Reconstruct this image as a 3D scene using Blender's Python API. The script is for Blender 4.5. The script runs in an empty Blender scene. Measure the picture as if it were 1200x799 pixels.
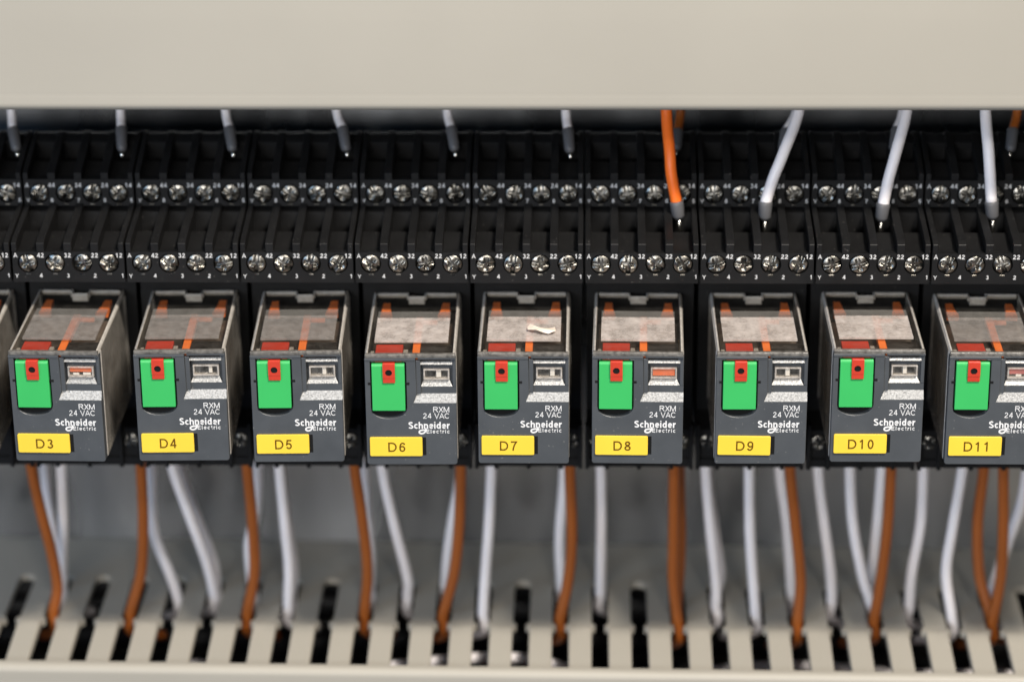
import bpy, bmesh, math, random
from mathutils import Vector, Matrix

random.seed(7)
S = 0.001                      # everything below is written in millimetres
scene = bpy.context.scene
C = scene.collection

# ------------------------------------------------------------------ camera
cam_d = bpy.data.cameras.new("camera")
cam = bpy.data.objects.new("camera", cam_d)
C.objects.link(cam)
cam_d.sensor_width = 36.0
cam_d.lens = 3343.3 * 36.0 / 1200.0
cam_d.clip_start = 0.01
cam_d.clip_end = 50.0
R_, U_, F_ = (Vector(v) for v in [(0.999641, 0.025699, -0.007619), (-0.002798, 0.382738, 0.923853), (-0.026658, 0.9235, -0.382672)])
cam.matrix_world = Matrix(((R_.x, U_.x, -F_.x, 14.462 * S), (R_.y, U_.y, -F_.y, -602.346 * S),
                           (R_.z, U_.z, -F_.z, 266.134 * S), (0, 0, 0, 1)))
cam_d.dof.use_dof = True
cam_d.dof.focus_distance = 658.5 * S
cam_d.dof.aperture_fstop = 6.3
cam_d.dof.aperture_blades = 7
scene.camera = cam

# ------------------------------------------------------------------ world, lamps, exposure
w = bpy.data.worlds.new("World")
scene.world = w
w.use_nodes = True
nt = w.node_tree
bg = nt.nodes["Background"]
bg.inputs[1].default_value = 0.27
# the room around: pale ceiling, blue tint added at the left, warm grey floor
tcw = nt.nodes.new("ShaderNodeTexCoord"); sep = nt.nodes.new("ShaderNodeSeparateXYZ")
nt.links.new(tcw.outputs["Generated"], sep.inputs[0])
rz = nt.nodes.new("ShaderNodeValToRGB"); mz = nt.nodes.new("ShaderNodeMapRange"); mz.inputs[1].default_value = -1
nt.links.new(sep.outputs["Z"], mz.inputs[0]); nt.links.new(mz.outputs[0], rz.inputs[0])
rz.color_ramp.elements[0].color = (.34, .33, .31, 1); rz.color_ramp.elements[1].color = (.62, .60, .56, 1)
e = rz.color_ramp.elements.new(.5); e.color = (.42, .42, .42, 1)
rx = nt.nodes.new("ShaderNodeValToRGB"); mxx = nt.nodes.new("ShaderNodeMapRange"); mxx.inputs[1].default_value = -1
nt.links.new(sep.outputs["X"], mxx.inputs[0]); nt.links.new(mxx.outputs[0], rx.inputs[0])
rx.color_ramp.elements[0].color = (.50, .90, 1.9, 1); rx.color_ramp.elements[1].color = (1.0, .97, .92, 1)
for p_, c_ in ((.41, (.38, .78, 1.6, 1)), (.465, (.75, .95, 1.2, 1)), (.52, (1, 1, 1, 1))):
    rx.color_ramp.elements.new(p_).color = c_
mul = nt.nodes.new("ShaderNodeMix"); mul.data_type = 'RGBA'; mul.blend_type = 'MULTIPLY'; mul.inputs["Factor"].default_value = 1
nt.links.new(rz.outputs[0], mul.inputs["A"]); nt.links.new(rx.outputs[0], mul.inputs["B"])
nt.links.new(mul.outputs["Result"], bg.inputs[0])

def area(name, loc, target, sx, sy, power, color):
    d = bpy.data.lights.new(name, 'AREA')
    d.shape = 'RECTANGLE'; d.size = sx * S; d.size_y = sy * S
    d.energy = power; d.color = color
    o = bpy.data.objects.new(name, d); C.objects.link(o)
    o.location = Vector(loc) * S
    o.rotation_euler = (Vector(target) - Vector(loc)).to_track_quat('-Z', 'Y').to_euler()
    return o

area("ceiling_lamp", (440, -710, 1150), (0, 20, -10), 240, 100, 33.0, (1.0, 0.915, 0.81))
area("front_lamp", (190, -1060, 760), (0, 30, 0), 130, 90, 2.6, (1.0, 0.95, 0.89))
area("room_light", (-300, -1250, 300), (0, 30, -20), 600, 200, 9.0, (1.0, 0.975, 0.95))
area("blue_fill", (-950, -900, 400), (-140, 80, 20), 420, 420, 4.0, (0.42, 0.68, 1.0))  # blue fill lamp added to tint the steel plate
scene.view_settings.view_transform = 'Standard'
scene.view_settings.look = 'None'
scene.view_settings.exposure = 0.0
scene.view_settings.gamma = 1.0
scene.cycles.transparent_max_bounces = 32
scene.cycles.max_bounces = 10
scene.cycles.use_denoising = True

# ------------------------------------------------------------------ materials
def new_mat(name):
    m = bpy.data.materials.new(name); m.use_nodes = True
    nt = m.node_tree
    return m, nt, nt.nodes["Principled BSDF"]

def plastic(name, col, rough=0.45, spec=0.5, metal=0.0, vary=0.0, vscale=60.0, bump=0.0, bscale=900.0,
            rvary=0.0, bdetail=3.0, speck=0.0, stretch=(1, 1, 1)):
    """Principled with soft tone variation, gloss variation, grain bump and pale dust specks."""
    m, nt, b = new_mat(name)
    N, L = nt.nodes, nt.links
    b.inputs["Base Color"].default_value = (*col, 1)
    b.inputs["Roughness"].default_value = rough
    b.inputs["Metallic"].default_value = metal
    b.inputs["Specular IOR Level"].default_value = spec
    tc = N.new("ShaderNodeTexCoord"); oi = N.new("ShaderNodeObjectInfo")
    ad = N.new("ShaderNodeVectorMath"); ad.operation = 'MULTIPLY_ADD'
    sc = N.new("ShaderNodeVectorMath"); sc.operation = 'SCALE'
    cx = N.new("ShaderNodeCombineXYZ")
    for i in range(3): L.new(oi.outputs["Random"], cx.inputs[i])
    ad.inputs[1].default_value = stretch
    L.new(tc.outputs["Object"], ad.inputs[0]); L.new(cx.outputs[0], ad.inputs[2])
    vec = ad.outputs[0]
    col_out = None
    if vary > 0:
        n = N.new("ShaderNodeTexNoise"); n.inputs["Scale"].default_value = vscale; n.inputs["Detail"].default_value = 5
        L.new(vec, n.inputs["Vector"])
        mr = N.new("ShaderNodeMapRange"); mr.inputs[1].default_value = .3; mr.inputs[2].default_value = .7
        mr.inputs[3].default_value = 1 - vary; mr.inputs[4].default_value = 1 + vary
        L.new(n.outputs["Fac"], mr.inputs[0])
        mx = N.new("ShaderNodeVectorMath"); mx.operation = 'SCALE'
        mx.inputs[0].default_value = col; L.new(mr.outputs[0], mx.inputs["Scale"])
        col_out = mx.outputs[0]
        if rvary > 0:
            m2 = N.new("ShaderNodeMapRange"); m2.inputs[1].default_value = .3; m2.inputs[2].default_value = .7
            m2.inputs[3].default_value = rough - rvary; m2.inputs[4].default_value = rough + rvary
            L.new(n.outputs["Fac"], m2.inputs[0]); L.new(m2.outputs[0], b.inputs["Roughness"])
    if speck > 0:
        v = N.new("ShaderNodeTexNoise"); v.inputs["Scale"].default_value = 1500; v.inputs["Detail"].default_value = 1
        L.new(vec, v.inputs["Vector"])
        r = N.new("ShaderNodeMapRange"); r.inputs[1].default_value = .745; r.inputs[2].default_value = .77
        r.inputs[3].default_value = 0; r.inputs[4].default_value = speck
        L.new(v.outputs["Fac"], r.inputs[0])
        mc = N.new("ShaderNodeMix"); mc.data_type = 'RGBA'
        L.new(r.outputs[0], mc.inputs["Factor"])
        if col_out: L.new(col_out, mc.inputs["A"])
        else: mc.inputs["A"].default_value = (*col, 1)
        mc.inputs["B"].default_value = (.45, .42, .38, 1)
        col_out = mc.outputs["Result"]
    if col_out: L.new(col_out, b.inputs["Base Color"])
    if bump > 0:
        n2 = N.new("ShaderNodeTexNoise"); n2.inputs["Scale"].default_value = bscale; n2.inputs["Detail"].default_value = bdetail
        L.new(vec, n2.inputs["Vector"])
        bp = N.new("ShaderNodeBump"); bp.inputs["Strength"].default_value = bump; bp.inputs["Distance"].default_value = 0.0002
        L.new(n2.outputs["Fac"], bp.inputs["Height"]); L.new(bp.outputs[0], b.inputs["Normal"])
    return m

def clear(name, tint, haze_col, haze, hazevar, rough=0.15, hscale=300.0, bump=0.0, bscale=500, stretch=(1, 1, 1), spec=0.5):
    """Thin clear plastic: light passes straight, a scattering share (scuffs, dust, painted glare) catches light."""
    m, nt, b = new_mat(name)
    N, L = nt.nodes, nt.links
    b.inputs["Base Color"].default_value = (*haze_col, 1)
    b.inputs["Roughness"].default_value = rough
    b.inputs["Specular IOR Level"].default_value = spec
    out = N["Material Output"]
    tr = N.new("ShaderNodeBsdfTransparent"); tr.inputs[0].default_value = (*tint, 1)
    mx = N.new("ShaderNodeMixShader")
    tc = N.new("ShaderNodeTexCoord"); oi = N.new("ShaderNodeObjectInfo")
    cx = N.new("ShaderNodeCombineXYZ")
    for i in range(3): L.new(oi.outputs["Random"], cx.inputs[i])
    ad = N.new("ShaderNodeVectorMath"); ad.operation = 'MULTIPLY_ADD'; ad.inputs[1].default_value = stretch
    L.new(tc.outputs["Object"], ad.inputs[0]); L.new(cx.outputs[0], ad.inputs[2])
    n = N.new("ShaderNodeTexNoise"); n.inputs["Scale"].default_value = hscale; n.inputs["Detail"].default_value = 6
    n.inputs["Roughness"].default_value = .65
    L.new(ad.outputs[0], n.inputs["Vector"])
    mr = N.new("ShaderNodeMapRange"); mr.inputs[1].default_value = .3; mr.inputs[2].default_value = .7
    mr.inputs[3].default_value = max(0, haze - hazevar); mr.inputs[4].default_value = min(1, haze + hazevar)
    L.new(n.outputs["Fac"], mr.inputs[0]); L.new(mr.outputs[0], mx.inputs[0])
    L.new(tr.outputs[0], mx.inputs[1]); L.new(b.outputs[0], mx.inputs[2])
    L.new(mx.outputs[0], out.inputs["Surface"])
    if bump > 0:
        n2 = N.new("ShaderNodeTexNoise"); n2.inputs["Scale"].default_value = bscale; n2.inputs["Detail"].default_value = 4
        L.new(ad.outputs[0], n2.inputs["Vector"])
        bp = N.new("ShaderNodeBump"); bp.inputs["Strength"].default_value = bump; bp.inputs["Distance"].default_value = 0.0003
        L.new(n2.outputs["Fac"], bp.inputs["Height"]); L.new(bp.outputs[0], b.inputs["Normal"])
    return m

M = {}
M['duct'] = plastic("duct_plastic", (0.340, 0.320, 0.276), .5, .4, vary=.035, vscale=14, bump=.06, bscale=500, rvary=.06)
M['steel'] = plastic("galvanised_steel", (0.36, 0.368, 0.378), .28, .5, metal=.94, vary=.45, vscale=38, bump=.05, bscale=160, rvary=.09, stretch=(1, 1, .22))  # upright streaks of wire reflections painted into the tone variation
M['rail'] = plastic("rail_steel", (0.55, 0.55, 0.54), .3, .5, metal=1.0)
M['black'] = plastic("black_polyamide", (0.0080, 0.0080, 0.0083), .48, .22, vary=.25, vscale=120, bump=.12, bscale=1600, speck=.10)
M['hollow'] = plastic("dark_hollow", (0.006, 0.006, 0.006), .6, .2)
M['screw'] = plastic("nickel_screw", (0.25, 0.238, 0.212), .32, .5, metal=1.0, vary=.55, vscale=700, bump=.10, bscale=1100, rvary=.12)
M['print'] = plastic("white_print", (0.68, 0.68, 0.68), .5, .3)
M['print_dim'] = plastic("grey_print", (0.58, 0.58, 0.58), .5, .3)
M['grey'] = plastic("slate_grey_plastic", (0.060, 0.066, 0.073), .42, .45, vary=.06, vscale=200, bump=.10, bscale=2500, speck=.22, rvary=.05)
M['ramp'] = plastic("highlit_grey_bevel", (0.30, 0.30, 0.295), .40, .6, metal=.15, vary=.45, vscale=2600, bump=.5, bscale=2600)  # lamp highlight on the up-facing bevels painted as pale grey
M['green'] = plastic("green_plastic", (0.038, 0.40, 0.10), .38, .4, vary=.03, vscale=100, bump=.04, bscale=1500)
M['red'] = plastic("red_plastic", (0.48, 0.042, 0.022), .36, .4, vary=.06, vscale=300, bump=.05, bscale=1500)
M['yellow'] = plastic("yellow_label", (0.78, 0.545, 0.05), .42, .35, vary=.03, vscale=120)
M['ink'] = plastic("brown_ink", (0.12, 0.062, 0.004), .5, .2)
M['orange'] = plastic("orange_bobbin", (0.88, 0.20, 0.035), .45, .4, vary=.1, vscale=300)
M['amber'] = plastic("orange_flag", (0.68, 0.15, 0.05), .4, .4, vary=.1, vscale=400)
M['pink'] = plastic("dull_red_flag", (0.42, 0.12, 0.11), .4, .4, vary=.1, vscale=400)
M['white'] = plastic("white_flag", (0.75, 0.72, 0.68), .4, .4)
M['core'] = plastic("relay_core", (0.085, 0.068, 0.055), .45, .5, vary=.6, vscale=170, bump=.5, bscale=300, rvary=.15)
M['tar'] = plastic("black_glossy_block", (0.02, 0.017, 0.015), .25, .5, vary=.5, vscale=900, bump=.9, bscale=900, speck=.25)
M['spring'] = plastic("contact_spring", (0.45, 0.30, 0.18), .35, .5, metal=1.0, vary=.3, vscale=300)
M['chrome'] = plastic("window_backing", (0.20, 0.195, 0.19), .3, .5, metal=.8, vary=.6, vscale=800, bump=.4, bscale=900)
M['cover'] = clear("clear_smoky_cover", (.80, .79, .77), (0.40, 0.375, 0.34), .38, .22, .20, 170, bump=.25, bscale=220)
M['lid'] = clear("clear_cover_top", (.90, .89, .87), (0.42, 0.40, 0.37), .018, .018, .12, 400)
M['rim'] = clear("highlit_cover_edge", (.8, .78, .76), (0.62, 0.59, 0.55), .74, .18, .32, 600, bump=.4, bscale=1500)  # light caught by the bevelled edges, painted as pale opaque plastic
M['rim_dark'] = plastic("smoky_front_rim", (0.125, 0.118, 0.108), .35, .5, vary=.5, vscale=900, bump=.6, bscale=1500, speck=.3)
M['lid_no_glare'] = clear("frosted_window_no_glare", (.86, .84, .82), (0.60, 0.565, 0.54), .20, .08, .35, 500, bump=.4, bscale=700)  # same frosted plastic without the painted lamp glare
M['lid_glare'] = clear("frosted_window_glare", (.86, .84, .82), (0.88, 0.80, 0.755), .35, .17, .26, 330, bump=.8, bscale=900, stretch=(1.1, .8, 1))  # frosted plastic with lamp glare painted in as whiter haze
M['lid_rear'] = clear("frosted_window_rear", (.78, .76, .74), (0.34, 0.33, 0.31), .26, .06, .3, 400)
M['glass'] = clear("clear_window", (.93, .92, .9), (0.8, 0.78, 0.75), .025, .025, .08, 700)
M['glass_edge'] = clear("clear_window_edge", (.8, .78, .75), (0.74, 0.69, 0.64), .40, .2, .15, 900)
M['wire_o'] = plastic("orange_insulation", (0.95, 0.175, 0.02), .40, .4, vary=.05, vscale=90, bump=.03, bscale=400)
M['wire_b'] = plastic("brown_orange_insulation", (0.31, 0.083, 0.013), .42, .4, vary=.05, vscale=90, bump=.03, bscale=400)
M['wire_w'] = plastic("white_insulation", (0.84, 0.805, 0.815), .40, .4, vary=.04, vscale=90, bump=.03, bscale=400)
M['filler'] = plastic("black_filler", (0.012, 0.012, 0.013), .5, .35, vary=.2, vscale=80)
M['ferrule'] = plastic("grey_ferrule", (0.095, 0.095, 0.10), .45, .4)
M['pin'] = plastic("tinned_pin", (0.75, 0.72, 0.66), .25, .5, metal=1.0)
M['paper'] = plastic("torn_paper", (0.74, 0.63, 0.53), .7, .2, vary=.1, vscale=500)

# ------------------------------------------------------------------ mesh helpers
def mesh_obj(name, bm, mat, parent=None, loc=None, smooth=False):
    bmesh.ops.recalc_face_normals(bm, faces=bm.faces[:])
    me = bpy.data.meshes.new(name); bm.to_mesh(me); bm.free()
    me.materials.append(mat)
    if smooth:
        for p in me.polygons: p.use_smooth = True
    o = bpy.data.objects.new(name, me); C.objects.link(o)
    if parent: o.parent = parent
    if loc: o.location = Vector(loc) * S
    return o

def link_mesh(name, me, parent, loc=(0, 0, 0), rot=(0, 0, 0)):
    o = bpy.data.objects.new(name, me); C.objects.link(o)
    o.parent = parent; o.location = Vector(loc) * S; o.rotation_euler = rot
    return o

def add_box(bm, x0, x1, y0, y1, z0, z1, bev=0.0, seg=2):
    t = bmesh.new()
    v = [t.verts.new((x * S, y * S, z * S)) for x in (x0, x1) for y in (y0, y1) for z in (z0, z1)]
    for f in ((0, 1, 3, 2), (4, 6, 7, 5), (0, 4, 5, 1), (2, 3, 7, 6), (0, 2, 6, 4), (1, 5, 7, 3)):
        t.faces.new([v[i] for i in f])
    merge(bm, t, bev, seg)

def merge(bm, t, bev=0.0, seg=2):
    bmesh.ops.recalc_face_normals(t, faces=t.faces[:])
    if bev > 0:
        bmesh.ops.bevel(t, geom=t.edges[:], offset=bev * S, segments=seg, profile=.5, affect='EDGES', clamp_overlap=True)
    me = bpy.data.meshes.new("tmp"); t.to_mesh(me); t.free()
    bm.from_mesh(me); bpy.data.meshes.remove(me)

def add_prism(bm, poly, a0, a1, axis, bev=0.0, seg=2):
    """poly in the two other axes (axis x: (y,z); axis y: (x,z); axis z: (x,y)), extruded a0..a1."""
    t = bmesh.new()
    def P(p, a):
        u, v = p
        return {'x': (a, u, v), 'y': (u, a, v), 'z': (u, v, a)}[axis]
    r0 = [t.verts.new([q * S for q in P(p, a0)]) for p in poly]
    r1 = [t.verts.new([q * S for q in P(p, a1)]) for p in poly]
    t.faces.new(r0); t.faces.new(r1[::-1])
    n = len(poly)
    for i in range(n):
        t.faces.new((r0[i], r1[i], r1[(i + 1) % n], r0[(i + 1) % n]))
    merge(bm, t, bev, seg)

def add_holed_cell(bm, x0, x1, z0, z1, cx, cz, r, y, depth, n=32):
    """rectangle in the xz plane at y with a round blind hole"""
    ang = [2 * math.pi * i / n for i in range(n)]
    for (x, z) in ((x0, z0), (x1, z0), (x0, z1), (x1, z1)):
        ang.append(math.atan2(z - cz, x - cx) % (2 * math.pi))
    ang = sorted(ang)
    out, inn, bot = [], [], []
    for a in ang:
        c, s = math.cos(a), math.sin(a)
        tx = ((x1 - cx) / c if c > 1e-9 else (x0 - cx) / c if c < -1e-9 else 1e9)
        tz = ((z1 - cz) / s if s > 1e-9 else (z0 - cz) / s if s < -1e-9 else 1e9)
        t = min(tx, tz)
        out.append(bm.verts.new(((cx + t * c) * S, y * S, (cz + t * s) * S)))
        inn.append(bm.verts.new(((cx + r * c) * S, y * S, (cz + r * s) * S)))
        bot.append(bm.verts.new(((cx + r * c) * S, (y + depth) * S, (cz + r * s) * S)))
    k = len(ang)
    for i in range(k):
        j = (i + 1) % k
        bm.faces.new((out[i], out[j], inn[j], inn[i]))
        bm.faces.new((inn[i], inn[j], bot[j], bot[i]))
    bm.faces.new(bot)

def spline(pts, per=10):
    P = [Vector(p) for p in pts]
    P = [P[0] * 2 - P[1]] + P + [P[-1] * 2 - P[-2]]
    out = []
    for i in range(1, len(P) - 2):
        p0, p1, p2, p3 = P[i - 1:i + 3]
        for k in range(per):
            t = k / per
            out.append(.5 * ((2 * p1) + (p2 - p0) * t + (2 * p0 - 5 * p1 + 4 * p2 - p3) * t * t + (3 * p1 - p0 - 3 * p2 + p3) * t ** 3))
    out.append(P[-2])
    return out

def add_tube(bm, pts, rad, seg=16, cap=True):
    rad = rad if isinstance(rad, (list, tuple)) else [rad] * len(pts)
    pts = [Vector(p) for p in pts]
    up = Vector((1, 0, 0)); rings = []
    for i, p in enumerate(pts):
        t = (pts[min(i + 1, len(pts) - 1)] - pts[max(i - 1, 0)]).normalized()
        if abs(t.dot(up)) > .95: up = Vector((0, 1, 0))
        u = (up - t * t.dot(up)).normalized(); v = t.cross(u); up = u
        rings.append([bm.verts.new((p + (u * math.cos(2 * math.pi * k / seg) + v * math.sin(2 * math.pi * k / seg)) * rad[i]) * S) for k in range(seg)])
    for a, b in zip(rings, rings[1:]):
        for k in range(seg):
            bm.faces.new((a[k], a[(k + 1) % seg], b[(k + 1) % seg], b[k]))
    if cap:
        bm.faces.new(rings[0][::-1]); bm.faces.new(rings[-1])

# ------------------------------------------------------------------ stroke lettering (plain grotesque shapes drawn as solid strokes)
def arc(cx, cy, rx, ry, a0, a1, n=14):
    return [(cx + rx * math.cos(math.radians(a0 + (a1 - a0) * i / n)), cy + ry * math.sin(math.radians(a0 + (a1 - a0) * i / n))) for i in range(n + 1)]

def glyph(ch, t):
    """strokes (centre lines, capital height 1) and advance width"""
    h = t / 2; X = .725
    xl = X - h
    G = {
        'D': ([[(h, 0), (h, 1)], [(h, 1 - h), (.40, 1 - h)] + arc(.40, .5, .48 - h, .5 - h, 90, -90)[1:] + [(h, h)]], 1.0),
        '0': ([arc(.33, .5, .31 - h, .5 - h, 0, 360, 28)], .78),
        '1': ([[(.36, 0), (.36, 1)], [(.36, .96), (.25, .83), (.10, .745)]], .78),
        '2': ([arc(.32, .70, .29 - h, .30 - h, 170, -30) + [(.10, .11 + h), (.06, h), (.63, h)]], .78),
        '3': ([arc(.31, .745, .27 - h, .255 - h, 160, -90), arc(.31, .285, .31 - h, .285 - h, 92, -162)], .78),
        '4': ([[(.45, .94), (.075, .29), (.67, .29)], [(.49, 0), (.49, 1)]], .78),
        '5': ([[(.60, 1 - h), (.175, 1 - h), (.105, .50)] + arc(.32, .335, .31 - h, .335 - h, 135, -158)], .78),
        '6': ([arc(.34, .325, .31 - h, .325 - h, 0, 360, 26), arc(.38, .5, .35 - h, .5 - h, 188, 38)], .78),
        '7': ([[(.04, 1 - h), (.62, 1 - h), (.42, .62), (.31, .30), (.27, 0)]], .78),
        '8': ([arc(.33, .745, .27 - h, .255 - h, 0, 360, 26), arc(.33, .275, .32 - h, .275 - h, 0, 360, 26)], .78),
        'R': ([[(h, 0), (h, 1)], [(h, 1 - h), (.52, 1 - h)] + arc(.52, .735, .33 - h, .265 - h, 90, -90) + [(h, .47 + h)], [(.44, .47), (.60, .36), (.87, 0)]], 1.0),
        'X': ([[(.05, 0), (.80, 1)], [(.05, 1), (.80, 0)]], .9),
        'M': ([[(h, 0), (h, 1)], [(h + .02, .97), (.52, .04), (1.04 - h - .02, .97)], [(1.04 - h, 0), (1.04 - h, 1)]], 1.16),
        'V': ([[(.04, 1), (.43, .02), (.82, 1)]], .88),
        'A': ([[(.04, 0), (.43, .98), (.82, 0)], [(.17, .31), (.69, .31)]], .88),
        'Y': ([[(.04, 1), (.42, .45), (.80, 1)], [(.42, 0), (.42, .47)]], .88),
        'C': ([arc(.48, .5, .46 - h, .5 - h, 42, 318, 26)], 1.0),
        'S': ([arc(.42, .74, .36 - h, .26 - h, 25, 250, 16) + arc(.42, .27, .39 - h, .27 - h, 72, -160, 16)[1:]], .9),
        'E': ([[(h, 0), (h, 1)], [(h, 1 - h), (.72, 1 - h)], [(h, .52), (.67, .52)], [(h, h), (.74, h)]], .85),
        'c': ([arc(.33, X / 2, .33 - h, X / 2 - h, 45, 315, 22)], .68),
        'h': ([[(h, 0), (h, 1)], [(h, X * .6)] + arc(.34, X * .62, .32 - h, X * .38 - h, 175, 0) + [(.66 - h, 0)]], .78),
        'n': ([[(h, 0), (h, X)], [(h, X * .6)] + arc(.34, X * .62, .32 - h, X * .38 - h, 175, 0) + [(.66 - h, 0)]], .78),
        'e': ([[(.05, X * .52), (.66 - h, X * .52)] + arc(.34, X / 2, .33 - h, X / 2 - h, 4, 318, 24)], .76),
        'i': ([[(h, 0), (h, X)], [(h, .85), (h, 1)]], t + .14),
        'l': ([[(h, 0), (h, 1)]], t + .14),
        'd': ([arc(.33, X / 2, .33 - h, X / 2 - h, 0, 360, 24), [(.66 - h, 0), (.66 - h, 1)]], .80),
        'r': ([[(h, 0), (h, X)], arc(.38, X * .52, .34 - h, X * .48 - h, 165, 75, 8)], .50),
        't': ([[(.17, .93), (.17, .17)] + arc(.34, .20, .17, .20 - h, 185, 275, 6), [(.0, X - h), (.38, X - h)]], .48),
        ' ': ([], .36),
    }
    if ch == '9':
        s, w_ = glyph('6', t)
        return [[(.68 - x, 1 - y) for x, y in st] for st in s], w_
    return G[ch]

def add_ribbon(bm, pts, half, y0, y1):
    """flat stroke of given half width along pts in the xz plane, from depth y1 (back) to y0 (front)"""
    p = [Vector((a, b)) for a, b in pts]
    closed = (p[0] - p[-1]).length < 1e-4
    if closed: p = p[:-1]
    n = len(p); L_, R_2 = [], []
    for i in range(n):
        a = p[i - 1] if (i > 0 or closed) else None
        b = p[(i + 1) % n] if (i < n - 1 or closed) else None
        d1 = (p[i] - a).normalized() if a is not None else None
        d2 = (b - p[i]).normalized() if b is not None else None
        if d1 is None: d1 = d2
        if d2 is None: d2 = d1
        n1 = Vector((-d1.y, d1.x)); n2 = Vector((-d2.y, d2.x))
        m = n1 + n2
        m = m.normalized() if m.length > 1e-5 else n1
        k = min(half / max(.35, m.dot(n1)), half * 2.2)
        L_.append(p[i] + m * k); R_2.append(p[i] - m * k)
    V = lambda q, y: bm.verts.new((q.x * S, y * S, q.y * S))
    lf = [V(q, y0) for q in L_]; rf = [V(q, y0) for q in R_2]; lb = [V(q, y1) for q in L_]; rb = [V(q, y1) for q in R_2]
    for i in range(n if closed else n - 1):
        j = (i + 1) % n
        for q in ((lf[i], lf[j], rf[j], rf[i]), (lb[i], rb[i], rb[j], lb[j]), (lf[i], lb[i], lb[j], lf[j]), (rf[i], rf[j], rb[j], rb[i])):
            bm.faces.new(q)
    if not closed:
        bm.faces.new((lf[0], rf[0], rb[0], lb[0])); bm.faces.new((lf[-1], lb[-1], rb[-1], rf[-1]))

def text_bm(bm, s, x, z, height, y, width=None, align='L', weight=.125, track=0.0, thick=0.04):
    """letters as thin solids on the xz plane at depth y; height is the capital height in mm"""
    pen, strokes = 0.0, []
    lo, hi = 1e9, -1e9
    for ch in s:
        st, adv = glyph(ch, weight)
        for q in st:
            q = [(pen + a, b) for a, b in q]
            strokes.append(q)
            lo = min(lo, min(a for a, _ in q)); hi = max(hi, max(a for a, _ in q))
        pen += adv + .04 + track
    lo -= weight / 2; hi += weight / 2
    kx = height if width is None else width / (hi - lo)
    off = {'L': lo, 'R': hi, 'C': (lo + hi) / 2}[align]
    for i, q in enumerate(strokes):
        add_ribbon(bm, [(x + (a - off) * kx, z + b * height) for a, b in q], weight * .5 * (height * .5 + min(kx, height) * .5),
                   y - thick - .0025 * (i % 5), y)

def empty(name, loc, label, cat, group=None, rot=(0, 0, 0)):
    o = bpy.data.objects.new(name, None); C.objects.link(o)
    o.empty_display_size = .01
    o.location = Vector(loc) * S; o.rotation_euler = rot
    tag(o, label, cat, group)
    return o

def tag(o, label, cat, group=None, kind=None):
    o['label'] = label; o['category'] = cat
    if group: o['group'] = group
    if kind: o['kind'] = kind

def copy_tree(o, parent=None):
    c = o.copy(); C.objects.link(c)
    if parent: c.parent = parent
    for ch in list(o.children): copy_tree(ch, c)
    return c

# ------------------------------------------------------------------ mounting panel, rail
bm = bmesh.new(); add_box(bm, -420, 420, 87.1, 89.1, -330, 330)
panel = mesh_obj("cabinet_wall", bm, M['steel'])
tag(panel, "dull galvanised steel mounting plate behind the sockets and trunking", "wall", kind="structure")

bm = bmesh.new()
add_prism(bm, [(79.6, -17.5), (80.6, -17.5), (80.6, -13.5), (86.0, -13.5), (86.0, 12.5), (80.6, 12.5), (80.6, 17.5), (79.6, 17.5), (79.6, 11.5), (85, 11.5), (85, -12.5), (79.6, -12.5)], -300, 300, 'x')
rail = mesh_obj("mounting_rail", bm, M['rail'])
tag(rail, "steel hat rail carrying the row of black relay sockets", "rail")

# ------------------------------------------------------------------ slotted wire trunking
PITCH, SLOT0 = 10.024, -122.65
def finger_wall(bm, up, front):
    """one slotted side wall, outer face at z = 0 (up = +1: outer face upward)"""
    def zz(a, b): return (min(-up * a, -up * b), max(-up * a, -up * b))
    for k in range(-20, 46):
        cx = SLOT0 + PITCH * (k + .5)
        h = PITCH / 2
        # finger tip section: thicker, stands a little proud of the rest
        add_tip(bm, cx, up, front)
        prof = [(39.6, 2.86), (40.1, 3.75), (41.1, 3.75), (41.7, 2.86), (63.0, 2.86)]
        for a in (15, 35, 55, 75):
            r = math.radians(a); prof.append((63.0 + 2.0 * math.sin(r), h - 2.15 * math.cos(r)))
        prof.append((65.05, h))
        prof.append((86.9, h))
        poly = [(cx + w_, y) for y, w_ in prof] + [(cx - w_, y) for y, w_ in reversed(prof)]
        z0, z1 = zz(0.55, 2.2)
        add_prism(bm, poly, z0, z1, 'z', 0.0)

def add_tip(bm, cx, up, front):
    # profile in (y,z), gently falling toward the front
    poly = [(front, -TIPDROP), (38.9, 0.0), (39.6, -.35), (39.6, -2.1), (front, -2.1 - TIPDROP)]
    poly = [(y, z * up) for y, z in poly]
    add_prism(bm, poly, cx - 2.9, cx + 2.9, 'x', .5, 2)
TIPDROP = 1.6

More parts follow.
